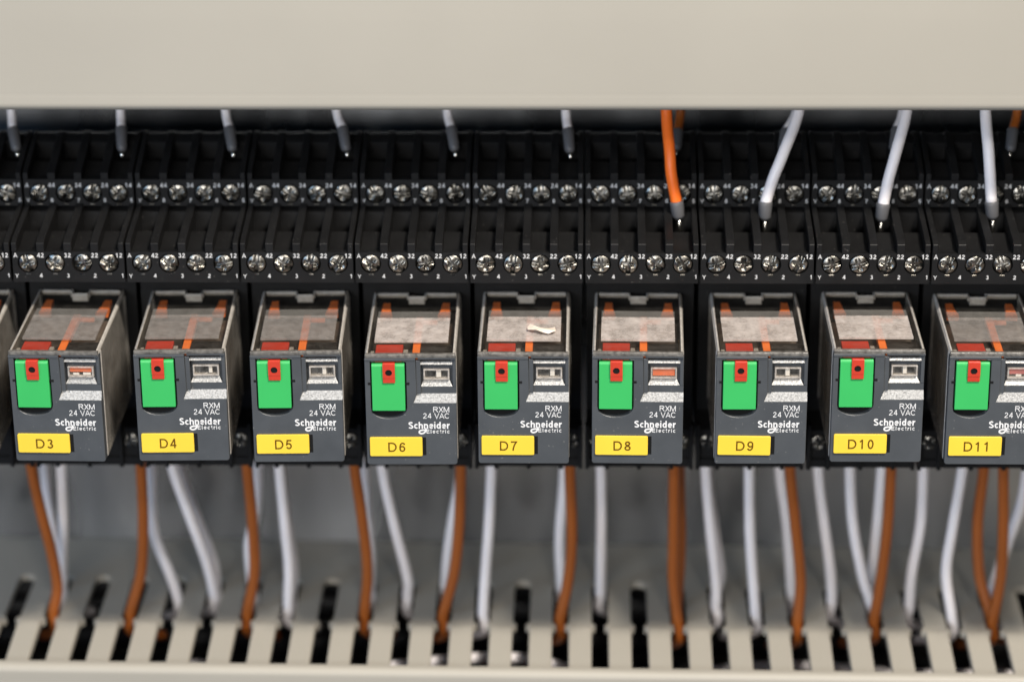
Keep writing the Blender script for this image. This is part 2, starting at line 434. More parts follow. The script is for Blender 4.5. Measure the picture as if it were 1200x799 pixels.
def trunking(name, zface, up, label, tilt, cy):
    root = empty(name, (0, 0, zface), label, "wire duct", "slotted wire trunking", (0, tilt, 0))
    bm = bmesh.new(); finger_wall(bm, up, 19.0 + cy)
    mesh_obj("slotted_wall", bm, M['duct'], root)
    L0, L1 = -330, 345
    def B(z): return -up * z
    H = 62.0
    # snap on cover with rounded edges and a shallow line near each edge
    bm = bmesh.new()
    prof = []
    for a in range(0, 91, 15):
        r = math.radians(a); prof.append((19.3 - 1.9 * math.sin(r), 1.9 - 1.9 * math.cos(r) + .2))
    prof = [(20.2, .2 + TIPDROP * .0)] + prof
    prof += [(17.4, 3.6), (17.41, 3.95), (17.41, 4.5), (17.4, 4.85), (17.15, 22), (17.1, H / 2)]
    full = prof + [(y, H - z) for y, z in reversed(prof[:-1])]
    inner = [(20.2, H - 1.6), (19.4, H - 1.7), (19.0, H - 3), (19.0, 3), (19.4, 1.7), (20.2, 1.6)]
    poly = [(y, B(z)) for y, z in full + inner]
    add_prism(bm, poly, L0, L1, 'x')
    cv = mesh_obj("cover", bm, M['duct'], root, (0, cy, 0))
    bm = bmesh.new()
    z0, z1 = sorted((B(2.3), B(H - .2)))
    add_box(bm, L0, L1, 85.2, 86.95, z0, z1)
    mesh_obj("base", bm, M['duct'], root)
    bm = bmesh.new()
    z0, z1 = sorted((B(H - 2.2), B(H - .4)))
    add_box(bm, L0, L1, 20.4, 85.1, z0, z1)
    mesh_obj("side_wall", bm, M['duct'], root)
    return root

low_duct = trunking("wire_trunking", -78.40 + .55, 1, "beige slotted wire trunking below the relays with wires entering its slots", 0.0086, -2.1)
top_duct = trunking("wire_trunking", 66.31 - .85, -1, "beige wire trunking above the sockets showing only its smooth closed cover", 0.0, 0.0)

# ------------------------------------------------------------------ terminal screws
def screw_bm(r=2.15):
    bm = bmesh.new()
    nr, ns = 12, 48
    rings = []
    def h(x, y):
        d = math.hypot(x, y) / r
        z = .55 * (1 - d ** 2.5 * .8)
        w1 = .46
        cut = 0.0
        for a, b in ((x, y), (y, x)):
            e = abs(a); L_ = abs(b)
            lim = 1.55 if b is x else r + 1
            if L_ < lim:
                cut = max(cut, min(1, max(0, (w1 - e) / .16 + .5)))
        return z - cut * 1.0
    c = bm.verts.new((0, -h(0, 0) * S, 0))
    for i in range(1, nr + 1):
        q = r * (i / nr) ** .9
        rings.append([bm.verts.new((q * math.cos(2 * math.pi * k / ns) * S, -h(q * math.cos(2 * math.pi * k / ns), q * math.sin(2 * math.pi * k / ns)) * S, q * math.sin(2 * math.pi * k / ns) * S)) for k in range(ns)])
    rings.append([bm.verts.new((r * math.cos(2 * math.pi * k / ns) * S, 1.5 * S, r * math.sin(2 * math.pi * k / ns) * S)) for k in range(ns)])
    for k in range(ns): bm.faces.new((c, rings[0][k], rings[0][(k + 1) % ns]))
    for a, b in zip(rings, rings[1:]):
        for k in range(ns): bm.faces.new((a[k], b[k], b[(k + 1) % ns], a[(k + 1) % ns]))
    bmesh.ops.recalc_face_normals(bm, faces=bm.faces[:])
    return bm
sb = screw_bm()
SCREW = bpy.data.meshes.new("terminal_screw"); sb.to_mesh(SCREW); sb.free()
SCREW.materials.append(M['screw'])
for p in SCREW.polygons: p.use_smooth = len(p.vertices) == 3 or True

# ------------------------------------------------------------------ relay sockets
SX = (-9.6, -3.2, 3.2, 9.6)
def make_socket():
    root = empty("relay_socket", (0, 0, 0), "", "relay socket", "black relay sockets on the rail")
    bm = bmesh.new()
    # core: deep channel floors of both tiers, floor behind the relay, lower terminals
    core = [(79.4, -31), (36, -31), (33.2, -29.6), (33.2, -20.5), (38.6, -17.5), (38.6, 20.4), (24.6, 21.6), (24.6, 29.2), (33.4, 30.7), (33.6, 22.5),
            (40.6, 22.5), (40.8, 33.0), (44.0, 33.4), (44.0, 40.4), (51.0, 42.3), (51.2, 34.0), (56.0, 34.0), (56.2, 44.6), (59.6, 45.0), (59.6, 26.0), (79.4, 26.0)]
    add_prism(bm, core, -12.95, 12.95, 'x')
    # lower terminal block: end cheeks, barrier ribs
    for x0, x1 in ((-13.2, -12.2), (12.2, 13.2), (-8.4, -7.4), (7.4, 8.4), (-.5, .5)):
        add_box(bm, x0, x1, 31.4, 34, -30.4, -18.6, .15, 1)
    add_box(bm, -12.9, 12.9, 32.4, 34, -30.2, -28.0, .15, 1)
    # ribs between the wire entries
    rib = [(38.0, 20.6), (24.0, 22.8), (23.6, 29.2), (22.55, 29.5), (22.5, 31.7), (24.2, 32.3), (41.2, 34.3), (42.8, 35.2), (42.8, 40.4), (41.75, 40.8), (41.7, 42.4), (43.5, 43.1), (58.5, 47.2), (60.0, 47.2),
           (60.0, 30), (50, 22)]
    for x in (-12.62, -6.4, 0, 6.4, 12.62):
        hw = .62 if abs(x) > 10 else .95
        add_prism(bm, rib, x - hw, x + hw, 'x', .12, 1)
    # rear cross bar closing the wire entries
    add_prism(bm, [(55.2, 45.8), (58.4, 46.9), (59.8, 46.9), (59.8, 38.5), (56.5, 38.5)], -13.15, 13.15, 'x')
    # screw faces with round wells
    for (y, z0, z1, zc) in ((22.75, 22.35, 29.45, 26.6), (41.95, 34.55, 40.75, 37.2)):
        xs = (-13.2, -6.4, 0, 6.4, 13.2)
        for i, sx in enumerate(SX):
            add_holed_cell(bm, xs[i], xs[i + 1], z0, z1, sx, zc, 2.42, y, 1.8)
        add_prism(bm, [(y, z1), (y + 1.9, z1), (y + 1.9, z1 - .1)], -13.2, 13.2, 'x')
        add_box(bm, -13.2, 13.2, y + .01, y + 1.9, z0 - .5, z0)
    for sx in (-8.2, 8.2):
        pass
    mesh_obj("housing", bm, M['black'], root)
    rnd = random.Random(3)
    for (y, zc) in ((22.75, 26.6), (41.95, 37.2)):
        for sx in SX:
            link_mesh("terminal_screw", SCREW, root, (sx, y + .35, zc), (rnd.uniform(-.05, .05), rnd.uniform(0, 3.14), rnd.uniform(-.05, .05)))
    for sx in (-11.0, 11.0):
        q = link_mesh("terminal_screw", SCREW, root, (sx * .94, 33.0, -23.6), (0, rnd.uniform(0, 3.1), 0))
        q.scale = (.85, .85, .85)
    # clamp plates peeping out under each screw
    bm = bmesh.new(); add_box(bm, -.62, .62, -.06, .5, -.24, .24, .1, 1)
    clamp = mesh_obj("clamp_plate", bm, M['screw'], root)
    for i, (y, zc) in enumerate(((22.75, 26.6), (41.95, 37.2))):
        for j, sx in enumerate(SX):
            if i + j: clamp = link_mesh("clamp_plate", clamp.data, root)
            clamp.location = Vector((sx, y, zc - 2.68)) * S
    bm = bmesh.new()
    for (y, zt, zb, a, b) in ((22.75, 28.05, 23.0, ("42", "32", "22", "12"), ("4", "3", "2", "1")),
                              (41.95, 38.75, 35.0, ("44", "34", "24", "14"), ("8", "7", "6", "5"))):
        text_bm(bm, "A", -12.9, zt, 1.05, y, weight=.15); text_bm(bm, "Y", -12.8, zb - .05, .95, y, weight=.15)
        for i in range(4):
            text_bm(bm, a[i], 12.95 if i == 3 else SX[i] + 3.15, zt, 1.1, y, align='C' if i < 3 else 'R', weight=.16)
            text_bm(bm, b[i], SX[i] + 3.0, zb, 1.0, y, align='C', weight=.16)
    mesh_obj("terminal_marking", bm, M['print_dim'], root)
    return root

socket = make_socket()
first = True
SOCK = []
for k in range(-1, 10):
    o = socket if first else copy_tree(socket)
    first = False
    o.location = Vector((-108 + 27 * k, 0, 0)) * S
    nm = "D%d" % (k + 3)
    o['label'] = ("black screw terminal socket holding the grey relay labelled %s" % nm) if 0 <= k < 9 else "black screw terminal socket beyond the right edge, right of relay D11" if k == 9 else \
        "black screw terminal socket cut off by the left edge, left of relay D3"
    rnd = random.Random(40 + k)
    for ch in o.children:
        if ch.name.startswith("terminal_screw"):
            ch.rotation_euler = (rnd.uniform(-.08, .08), rnd.uniform(0, 3.14), rnd.uniform(-.08, .08))
            ch.location.y += rnd.uniform(-.25, .25) * S

# ------------------------------------------------------------------ plug-in relays
RL, HT = 37.4, 13.95           # cover length, half height
def make_relay():
    """origin at the plug-in base; local y = -RL is the front face"""
    root = empty("plug_in_relay", (0, 0, 0), "", "relay", "plug-in relays in their sockets")
    F = -RL
    def Y(v): return F + v
    # ---- front plate
    bm = bmesh.new()
    arc = [(-5.1 + 4.0 * math.cos(math.radians(a)), -.05 + 2.15 * math.sin(math.radians(a))) for a in range(-10, -171, -16)]
    outline = [(-10.1, -HT), (10.1, -HT), (10.5, -HT + .4), (10.5, 1.8), (.63, 1.8), (1.35, 3.85), (1.2, 12.3), (-.95, 12.3), (-.95, .4)] + arc + \
              [(-9.25, .4), (-9.25, 12.3), (-10.5, 12.3), (-10.5, -HT + .4)]
    add_prism(bm, outline, Y(0), Y(2.0), 'y', .10, 1)
    add_box(bm, -10.5, 1.2, Y(-.12), Y(2.0), 12.3, 13.05, .10, 1)
    add_box(bm, 1.75, 10.5, Y(.12), Y(2.0), 12.6, 13.05, .10, 1)
    add_box(bm, -10.4, 10.4, Y(2.0), Y(3.2), -HT + .1, 13.0)
    # right hand recess around the indicator window
    add_box(bm, 1.3, 10.48, Y(.95), Y(2.05), 3.8, 5.55)
    add_box(bm, 1.25, 2.35, Y(.35), Y(2.05), 3.85, 12.3, .1, 1)
    add_box(bm, 9.65, 10.48, Y(.8), Y(2.05), 5.55, 12.5, .1, 1)
    add_box(bm, 2.3, 9.7, Y(1.3), Y(2.05), 11.75, 12.5)
    fp = mesh_obj("front_plate", bm, M['grey'], root)
    # granular bevels of the recess, lamp highlight painted in as pale grey
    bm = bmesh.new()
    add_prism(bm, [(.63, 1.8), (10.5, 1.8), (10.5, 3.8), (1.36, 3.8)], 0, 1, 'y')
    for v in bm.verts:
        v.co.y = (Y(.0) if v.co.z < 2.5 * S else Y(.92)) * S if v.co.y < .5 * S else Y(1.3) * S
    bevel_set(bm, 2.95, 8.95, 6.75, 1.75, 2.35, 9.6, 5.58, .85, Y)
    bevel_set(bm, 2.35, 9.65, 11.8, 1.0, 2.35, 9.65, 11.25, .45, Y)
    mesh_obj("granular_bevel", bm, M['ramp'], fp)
    # ---- dark boxes painted as shade in button pocket, notches and label slot
    bm = bmesh.new()
    add_box(bm, -9.2, -1.0, Y(1.7), Y(1.98), -2.2, 12.2)
    add_box(bm, -9.85, -9.0, Y(-.02), Y(.5), 6.35, 6.95)
    add_box(bm, -1.2, -.25, Y(-.02), Y(.5), 6.35, 6.95)
    add_box(bm, 2.45, 3.3, Y(-.03), Y(.5), -11.5, -6.95)
    mesh_obj("recess_shade", bm, M['hollow'], fp)
    # ---- green test button and red locking lever
    bm = bmesh.new()
    add_prism(bm, [(Y(-.55), .02), (Y(1.2), .02), (Y(1.2), 11.66), (Y(-.15), 11.66), (Y(-.35), 11.2)], -8.9, -1.3, 'x', .13, 2)
    bt = mesh_obj("test_button", bm, M['green'], root)
    bm = bmesh.new()
    add_box(bm, -6.3, -3.5, Y(-.85), Y(.8), 7.15, 8.6, .12, 2)
    t = bmesh.new()
    add_holed_cell(t, -6.3, -3.5, 8.45, 11.85, -4.95, 9.75, .80, Y(-.95), 1.6, 24)
    merge(bm, t)
    add_box(bm, -6.3, -5.75, Y(-.94), Y(.8), 8.45, 11.85)
    add_box(bm, -4.15, -3.5, Y(-.94), Y(.8), 8.45, 11.85)
    add_box(bm, -5.75, -4.15, Y(-.94), Y(.8), 10.55, 11.85)
    add_box(bm, -5.75, -4.15, Y(-.94), Y(.8), 8.45, 8.98)
    add_box(bm, -6.3, -3.5, Y(-.75), Y(1.0), 11.5, 12.0, .1, 1)
    rl = mesh_obj("locking_lever", bm, M['red'], bt)
    bm = bmesh.new()
    add_prism(bm, [(-4.95 + 0.815 * math.cos(a * math.pi / 12), 9.75 + 0.815 * math.sin(a * math.pi / 12)) for a in range(24)], Y(-.7), Y(-.2), 'y')
    mesh_obj("lever_hole_shade", bm, M['hollow'], rl)  # dark plug painted as the shade inside the hole
    # ---- indicator window
    bm = bmesh.new()
    for b in ((2.95, 8.95, 9.55, 9.85), (2.95, 8.95, 7.2, 7.58), (2.95, 3.33, 7.58, 9.55), (8.57, 8.95, 7.58, 9.55)):
        add_box(bm, b[0], b[1], Y(.85), Y(1.95), b[2], b[3], .07, 1)
    wn = mesh_obj("indicator_window", bm, M['glass_edge'], root)
    bm = bmesh.new(); add_box(bm, 3.34, 8.56, Y(.95), Y(1.1), 7.59, 9.54)
    mesh_obj("window_pane", bm, M['glass'], wn)
    bm = bmesh.new(); add_box(bm, 3.34, 8.56, Y(1.85), Y(1.97), 7.59, 9.54)
    mesh_obj("window_backing", bm, M['chrome'], wn)
    # ---- printed name and rating
    bm = bmesh.new(); y = Y(0)
    text_bm(bm, "RXM", 8.8, -.55, 1.36, y, width=3.7, align='R', weight=.125)
    text_bm(bm, "24 VAC", 8.75, -2.15, 1.36, y, width=6.0, align='R', weight=.12)
    text_bm(bm, "Schneider", 9.0, -4.75, 1.75, y, width=9.7, align='R', weight=.195)
    text_bm(bm, "Electric", 8.8, -5.92, .98, y, width=5.35, align='R', weight=.16, track=.12)
    # the loop under the name that swings off the n
    lp = [(3.32, -4.6), (3.3, -5.1), (2.95, -5.75), (2.3, -6.0), (1.8, -5.75), (1.9, -5.3), (2.5, -5.12), (3.1, -5.1)]
    add_ribbon(bm, [(q.x, q.z) for q in spline([(a, 0, b) for a, b in lp], 6)], .19, y - .056, y)
    mesh_obj("printed_marking", bm, M['print'], fp)
    # ---- clear cover: walls butted, no front (closed by the plate)
    bm = bmesh.new()
    add_box(bm, -10.5, -9.9, Y(3.25), -.05, -HT + .65, HT - .55)
    add_box(bm, 9.9, 10.5, Y(3.25), -.05, -HT + .65, HT - .55)
    add_box(bm, -10.5, 10.5, Y(3.25), -.05, -HT, -HT + .6)
    cv = mesh_obj("clear_cover", bm, M['cover'], root)
    # top sheet with the pry notch at the rear
    bm = bmesh.new()
    for b in ((-10.0, 10.0, Y(1.2), -2.2), (-10.0, -2.15, -2.15, -.1), (2.15, 10.0, -2.15, -.1)):
        add_box(bm, b[0], b[1], b[2], b[3], HT - .5, HT - .02)
    mesh_obj("cover_top", bm, M['lid'], cv)
    bm = bmesh.new()
    # pale edges with painted highlight: front strip, side bevels, rear edge, notch, vertical corners
    for s in (-1, 1):
        add_prism(bm, [(s * 10.5, HT - .85), (s * 10.15, HT - .12), (s * 9.85, HT), (s * 9.75, HT - .2), (s * 10.05, HT - .9)], Y(1.2), -.05, 'y')
        x0, x1 = sorted((s * 9.5, s * 2.1))
        add_box(bm, x0, x1, -.85, .0, HT - 1.1, HT, .15, 1)
        add_box(bm, s * 10.2 - .32, s * 10.2 + .32, -.6, .02, -HT, HT - 1.0, .2, 1)
        add_box(bm, s * 10.25 - .28, s * 10.25 + .28, Y(3.2), Y(3.9), -HT, HT - 1.0, .1, 1)
        add_box(bm, s * 2.12 - .2, s * 2.12 + .2, -2.2, -.02, HT - 1.2, HT - .01, .1, 1)
    add_box(bm, -1.9, 1.9, -2.6, -2.15, HT - 2.0, HT - .02, .12, 1)
    add_box(bm, -1.9, 1.9, -2.15, -.3, HT - 2.3, HT - 1.9, .1, 1)
    mesh_obj("cover_edge", bm, M['rim'], cv)
    bm = bmesh.new(); add_box(bm, -10.4, 10.4, Y(0.0), Y(1.15), 13.08, HT, .12, 1)
    mesh_obj("front_rim", bm, M['rim_dark'], cv)
    # frosted rectangle moulded in the top
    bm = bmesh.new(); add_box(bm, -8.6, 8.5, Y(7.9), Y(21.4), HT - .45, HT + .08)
    mesh_obj("frosted_window", bm, M['lid_glare'], cv)
    bm = bmesh.new(); add_box(bm, -8.6, 8.5, Y(21.45), Y(25.3), HT - .45, HT + .06)
    mesh_obj("frosted_strip", bm, M['lid_rear'], cv)
    # ---- innards seen through the cover
    bm = bmesh.new()
    add_box(bm, -9.3, 9.3, Y(3.3), -11, -HT + 1.2, 10.6, .5, 2)
    add_box(bm, -8.6, 8.6, -10.9, -1.5, -HT + 1.2, 5.5, .5, 2)
    cr = mesh_obj("contact_block", bm, M['core'], root)
    bm = bmesh.new()
    for s in (-1, 1):
        for (a, b, z0, z1) in ((8, 8.9, -10, 9), (13, 15.5, -12, 4), (18, 18.8, -9, 9.5), (23, 25.5, -12, 6), (29, 29.8, -11, 4.5)):
            add_box(bm, s * 9.5 - .18, s * 9.5 + .18, Y(a), Y(b), z0, z1)
    mesh_obj("contact_spring", bm, M['spring'], cr)
    bm = bmesh.new()
    add_box(bm, .35, 2.1, Y(1.25), Y(24.5), 11.6, 12.95, .1, 1)
    add_box(bm, 2.1, 5.4, Y(23.2), Y(24.4), 11.4, 12.3, .1, 1)
    add_prism(bm, [(-8.3, Y(25.6)), (-5.4, Y(25.6)), (-6.0, Y(29.5)), (-6.2, Y(33.4)), (-7.9, Y(33.4))], 11.6, 12.9, 'z', .1, 1)
    add_prism(bm, [(8.3, Y(25.6)), (5.3, Y(25.6)), (6.0, Y(29.5)), (6.3, Y(33.4)), (8.0, Y(33.4))], 11.6, 12.9, 'z', .1, 1)
    mesh_obj("orange_bobbin", bm, M['orange'], root)
    bm = bmesh.new()
    add_box(bm, -8.2, -1.9, Y(1.25), Y(8.1), 11.4, 13.0, .12, 1)
    mesh_obj("red_tab", bm, M['red'], root)
    bm = bmesh.new()
    add_box(bm, -9.3, -8.45, Y(1.4), Y(4.6), 11.4, 12.9, .1, 1)
    add_box(bm, -1.75, -.7, Y(1.4), Y(5.4), 11.4, 12.9, .1, 1)
    mesh_obj("clear_clip", bm, M['glass_edge'], root)
    bm = bmesh.new()
    add_box(bm, -.6, .3, Y(1.3), Y(6.8), 10.8, 12.4)
    add_box(bm, 2.2, 9.3, Y(1.25), Y(8.1), 10.8, 12.9, .1, 1)
    mesh_obj("dark_block", bm, M['tar'], root)
    # ---- yellow label plate
    bm = bmesh.new()
    x0, x1, z0, z1, r = -9.75, 2.45, -11.6, -6.84, .32
    poly = []
    for cx, cz, a0 in ((x1 - r, z1 - r, 0), (x0 + r, z1 - r, 90), (x0 + r, z0 + r, 180), (x1 - r, z0 + r, 270)):
        for a in range(0, 91, 30):
            q = math.radians(a0 + a); poly.append((cx + r * math.cos(q), cz + r * math.sin(q)))
    add_prism(bm, poly, Y(-.45), Y(.05), 'y', .06, 1)
    mesh_obj("label_plate", bm, M['yellow'], root)
    return root

def bevel_set(bm, xa0, xa1, za, ya, xb0, xb1, zb, yb, Y):
    """a sloping facet from (za, depth ya) down to (zb, depth yb), with a solid back"""
    pts = [(xa0, Y(ya), za), (xa1, Y(ya), za), (xb1, Y(yb), zb), (xb0, Y(yb), zb)]
    back = [(x, Y(1.98), z) for x, _, z in pts]
    a = [bm.verts.new(Vector(p) * S) for p in pts]; b = [bm.verts.new(Vector(p) * S) for p in back]
    bm.faces.new(a); bm.faces.new(b[::-1])
    for i in range(4): bm.faces.new((a[i], b[i], b[(i + 1) % 4], a[(i + 1) % 4]))

def child(root, name):
    for ch in root.children:
        if ch.name.split('.')[0] == name: return ch
        q = child(ch, name)
        if q: return q

# offsets and small tilts of every relay in its socket: dx, dz, yaw, pitch, dy
RELAY = {
    2: (0.0, 0.2, 0.01, 0.01, 0.1),
    3: (-0.0546, 0.3035, -0.0161, 0.0199, 0.2269),
    4: (0.3529, 0.167, 0.0278, 0.0061, 0.1359),
    5: (0.2801, 0.1158, 0.0263, 0.0096, 0.1005),
    6: (0.2247, -0.1998, 0.0108, 0.0148, -0.1004),
    7: (-0.3554, 0.017, -0.0019, 0.0109, 0.0284),
    8: (-0.4585, -0.1528, -0.017, 0.0017, -0.0971),
    9: (0.1036, -0.0966, 0.0071, 0.0009, -0.0827),
    10: (-0.0456, 0.0496, 0.0022, -0.0096, 0.1305),
    11: (-0.346, -0.2036, -0.0043, -0.005, -0.1249),
    12: (0.1, -0.1, 0.004, -0.004, 0.0),
}
# what shows in the indicator window: (material, x0, x1, z0, z1) per bar
IND = {3: [('amber', 3.4, 8.5, 8.4, 9.6), ('white', 4.1, 5.5, 7.6, 8.1), ('hollow', 5.6, 6.3, 7.6, 8.3), ('white', 6.4, 8.2, 7.6, 8.2)],
       4: [('hollow', 4.6, 6.3, 7.9, 9.3), ('white', 6.6, 7.4, 7.8, 9.3), ('hollow', 7.6, 8.2, 7.9, 9.2)],
       5: [('hollow', 4.9, 5.6, 7.9, 8.9), ('white', 6.0, 6.9, 7.7, 9.4), ('hollow', 7.2, 8.1, 7.9, 9.0)],
       6: [('hollow', 3.7, 5.6, 7.8, 9.0), ('white', 5.9, 7.0, 7.7, 9.5), ('hollow', 7.2, 8.3, 7.8, 9.1)],
       7: [('hollow', 4.3, 5.8, 8.3, 9.0), ('white', 6.2, 7.2, 7.7, 9.5), ('hollow', 7.4, 8.2, 7.9, 9.2)],
       8: [('amber', 3.4, 8.5, 7.8, 9.6)],
       9: [('hollow', 3.8, 5.2, 7.9, 9.3), ('white', 5.4, 6.4, 7.7, 9.5), ('hollow', 6.7, 8.3, 7.9, 9.3)],
       10: [('hollow', 3.9, 5.3, 7.9, 9.3), ('white', 5.6, 6.5, 7.7, 9.5), ('hollow', 6.9, 8.2, 7.9, 9.3)],
       11: [('pink', 3.4, 8.5, 8.2, 9.6), ('white', 4.9, 6.2, 7.6, 8.3)],
       12: [('hollow', 4.0, 5.5, 7.9, 9.2), ('white', 5.9, 6.9, 7.7, 9.5)],
       2: [('hollow', 4.3, 5.8, 8.1, 9.0), ('white', 6.2, 7.2, 7.7, 9.5)]}
LABELS = {3: "leftmost grey relay with a whole front, tilted left, yellow D3 label and half orange indicator",
          4: "grey relay with yellow D4 label and clear lid over an orange bar",
          5: "grey relay with yellow D5 label and clear speckled lid",
          6: "grey relay with yellow D6 label and whitish lid with painted glare",
          7: "grey relay with yellow D7 label and a torn paper scrap on its lid",
          8: "grey relay with yellow D8 label and fully orange indicator window",
          9: "grey relay with yellow D9 label under a white wire",
          10: "grey relay with yellow D10 label sitting a little higher than its neighbours",
          11: "grey relay with yellow D11 label cut off by the right edge",
          12: "grey relay standing beyond the right edge, right of relay D11",
          2: "grey relay showing only its smoky side at the left edge, left of D3"}
relay0 = make_relay()
UNITS = {n: (relay0 if i == 0 else copy_tree(relay0)) for i, n in enumerate(RELAY)}
for n, (dx, dz, yaw, pit, dy) in RELAY.items():
    o = UNITS[n]
    k = n - 3
    o.location = Vector((-121.5 + 27 * (k + .5) + dx, RL + dy, dz)) * S
    o.rotation_euler = (pit, 0, yaw)
    o['label'] = LABELS[n]
    win = child(o, "indicator_window"); plate = child(o, "label_plate"); fw = child(o, "frosted_window")
    F = -RL
    for i, (mt, x0, x1, z0, z1) in enumerate(IND[n]):
        bm = bmesh.new()
        d0 = 1.25 if mt != 'hollow' else 1.6
        add_box(bm, x0, x1, F + d0 + .03 * i, F + 1.84, z0, z1, .06, 1)
        mesh_obj("indicator_flag", bm, M[mt], win)
    if 2 < n < 12:
        bm = bmesh.new()
        text_bm(bm, "D%d" % n, -3.5, -10.45, 2.4, F - .45, width=(4.0 if n < 10 else 5.9 if n == 10 else 5.5), align='C', weight=.152, track=.08)
        mesh_obj("lettering", bm, M['ink'], plate)
    if n in (2, 3, 4, 5, 11):  # lids left out of the painted glare
        fw.data = fw.data.copy(); fw.data.materials[0] = M['lid_no_glare']
    if n == 9:
        plate.rotation_euler.y = .012

# torn scrap lying on the lid of D7
sc = bmesh.new()
prof = [(-.6, .9), (.0, 1.5), (.5, 1.2), (1.2, .6), (2.4, .2), (4.0, .45), (5.9, .55), (6.1, -.6), (4.4, -.9), (3.0, -.8), (1.6, -.55), (.4, -.2), (-.5, .1)]
add_prism(sc, [(x, y * 2.0) for x, y in prof], 0, .22, 'z', .08, 1)
for v in sc.verts: v.co.z += .35 * S * (1 + math.sin(v.co.x / S * 1.1))
r7 = RELAY[7]
scrap = mesh_obj("paper_scrap", sc, M['paper'], None, (-121.5 + 27 * 4.5 + r7[0] + 1.2, RL - RL + 12.0, HT + r7[1] + .12))
tag(scrap, "small torn cream paper scrap lying on the lid of relay D7", "scrap")

# ------------------------------------------------------------------ wires
def snap(pts):
    """wires pass through a trunking slot: keep them between two fingers there"""
    p = [Vector(q) for q in pts]
    for i in (-3, -2):
        k = round((p[i].x - SLOT0) / PITCH)
        c = SLOT0 + PITCH * k
        p[i].x = max(c - .2, min(c + .2, p[i].x))
    return p

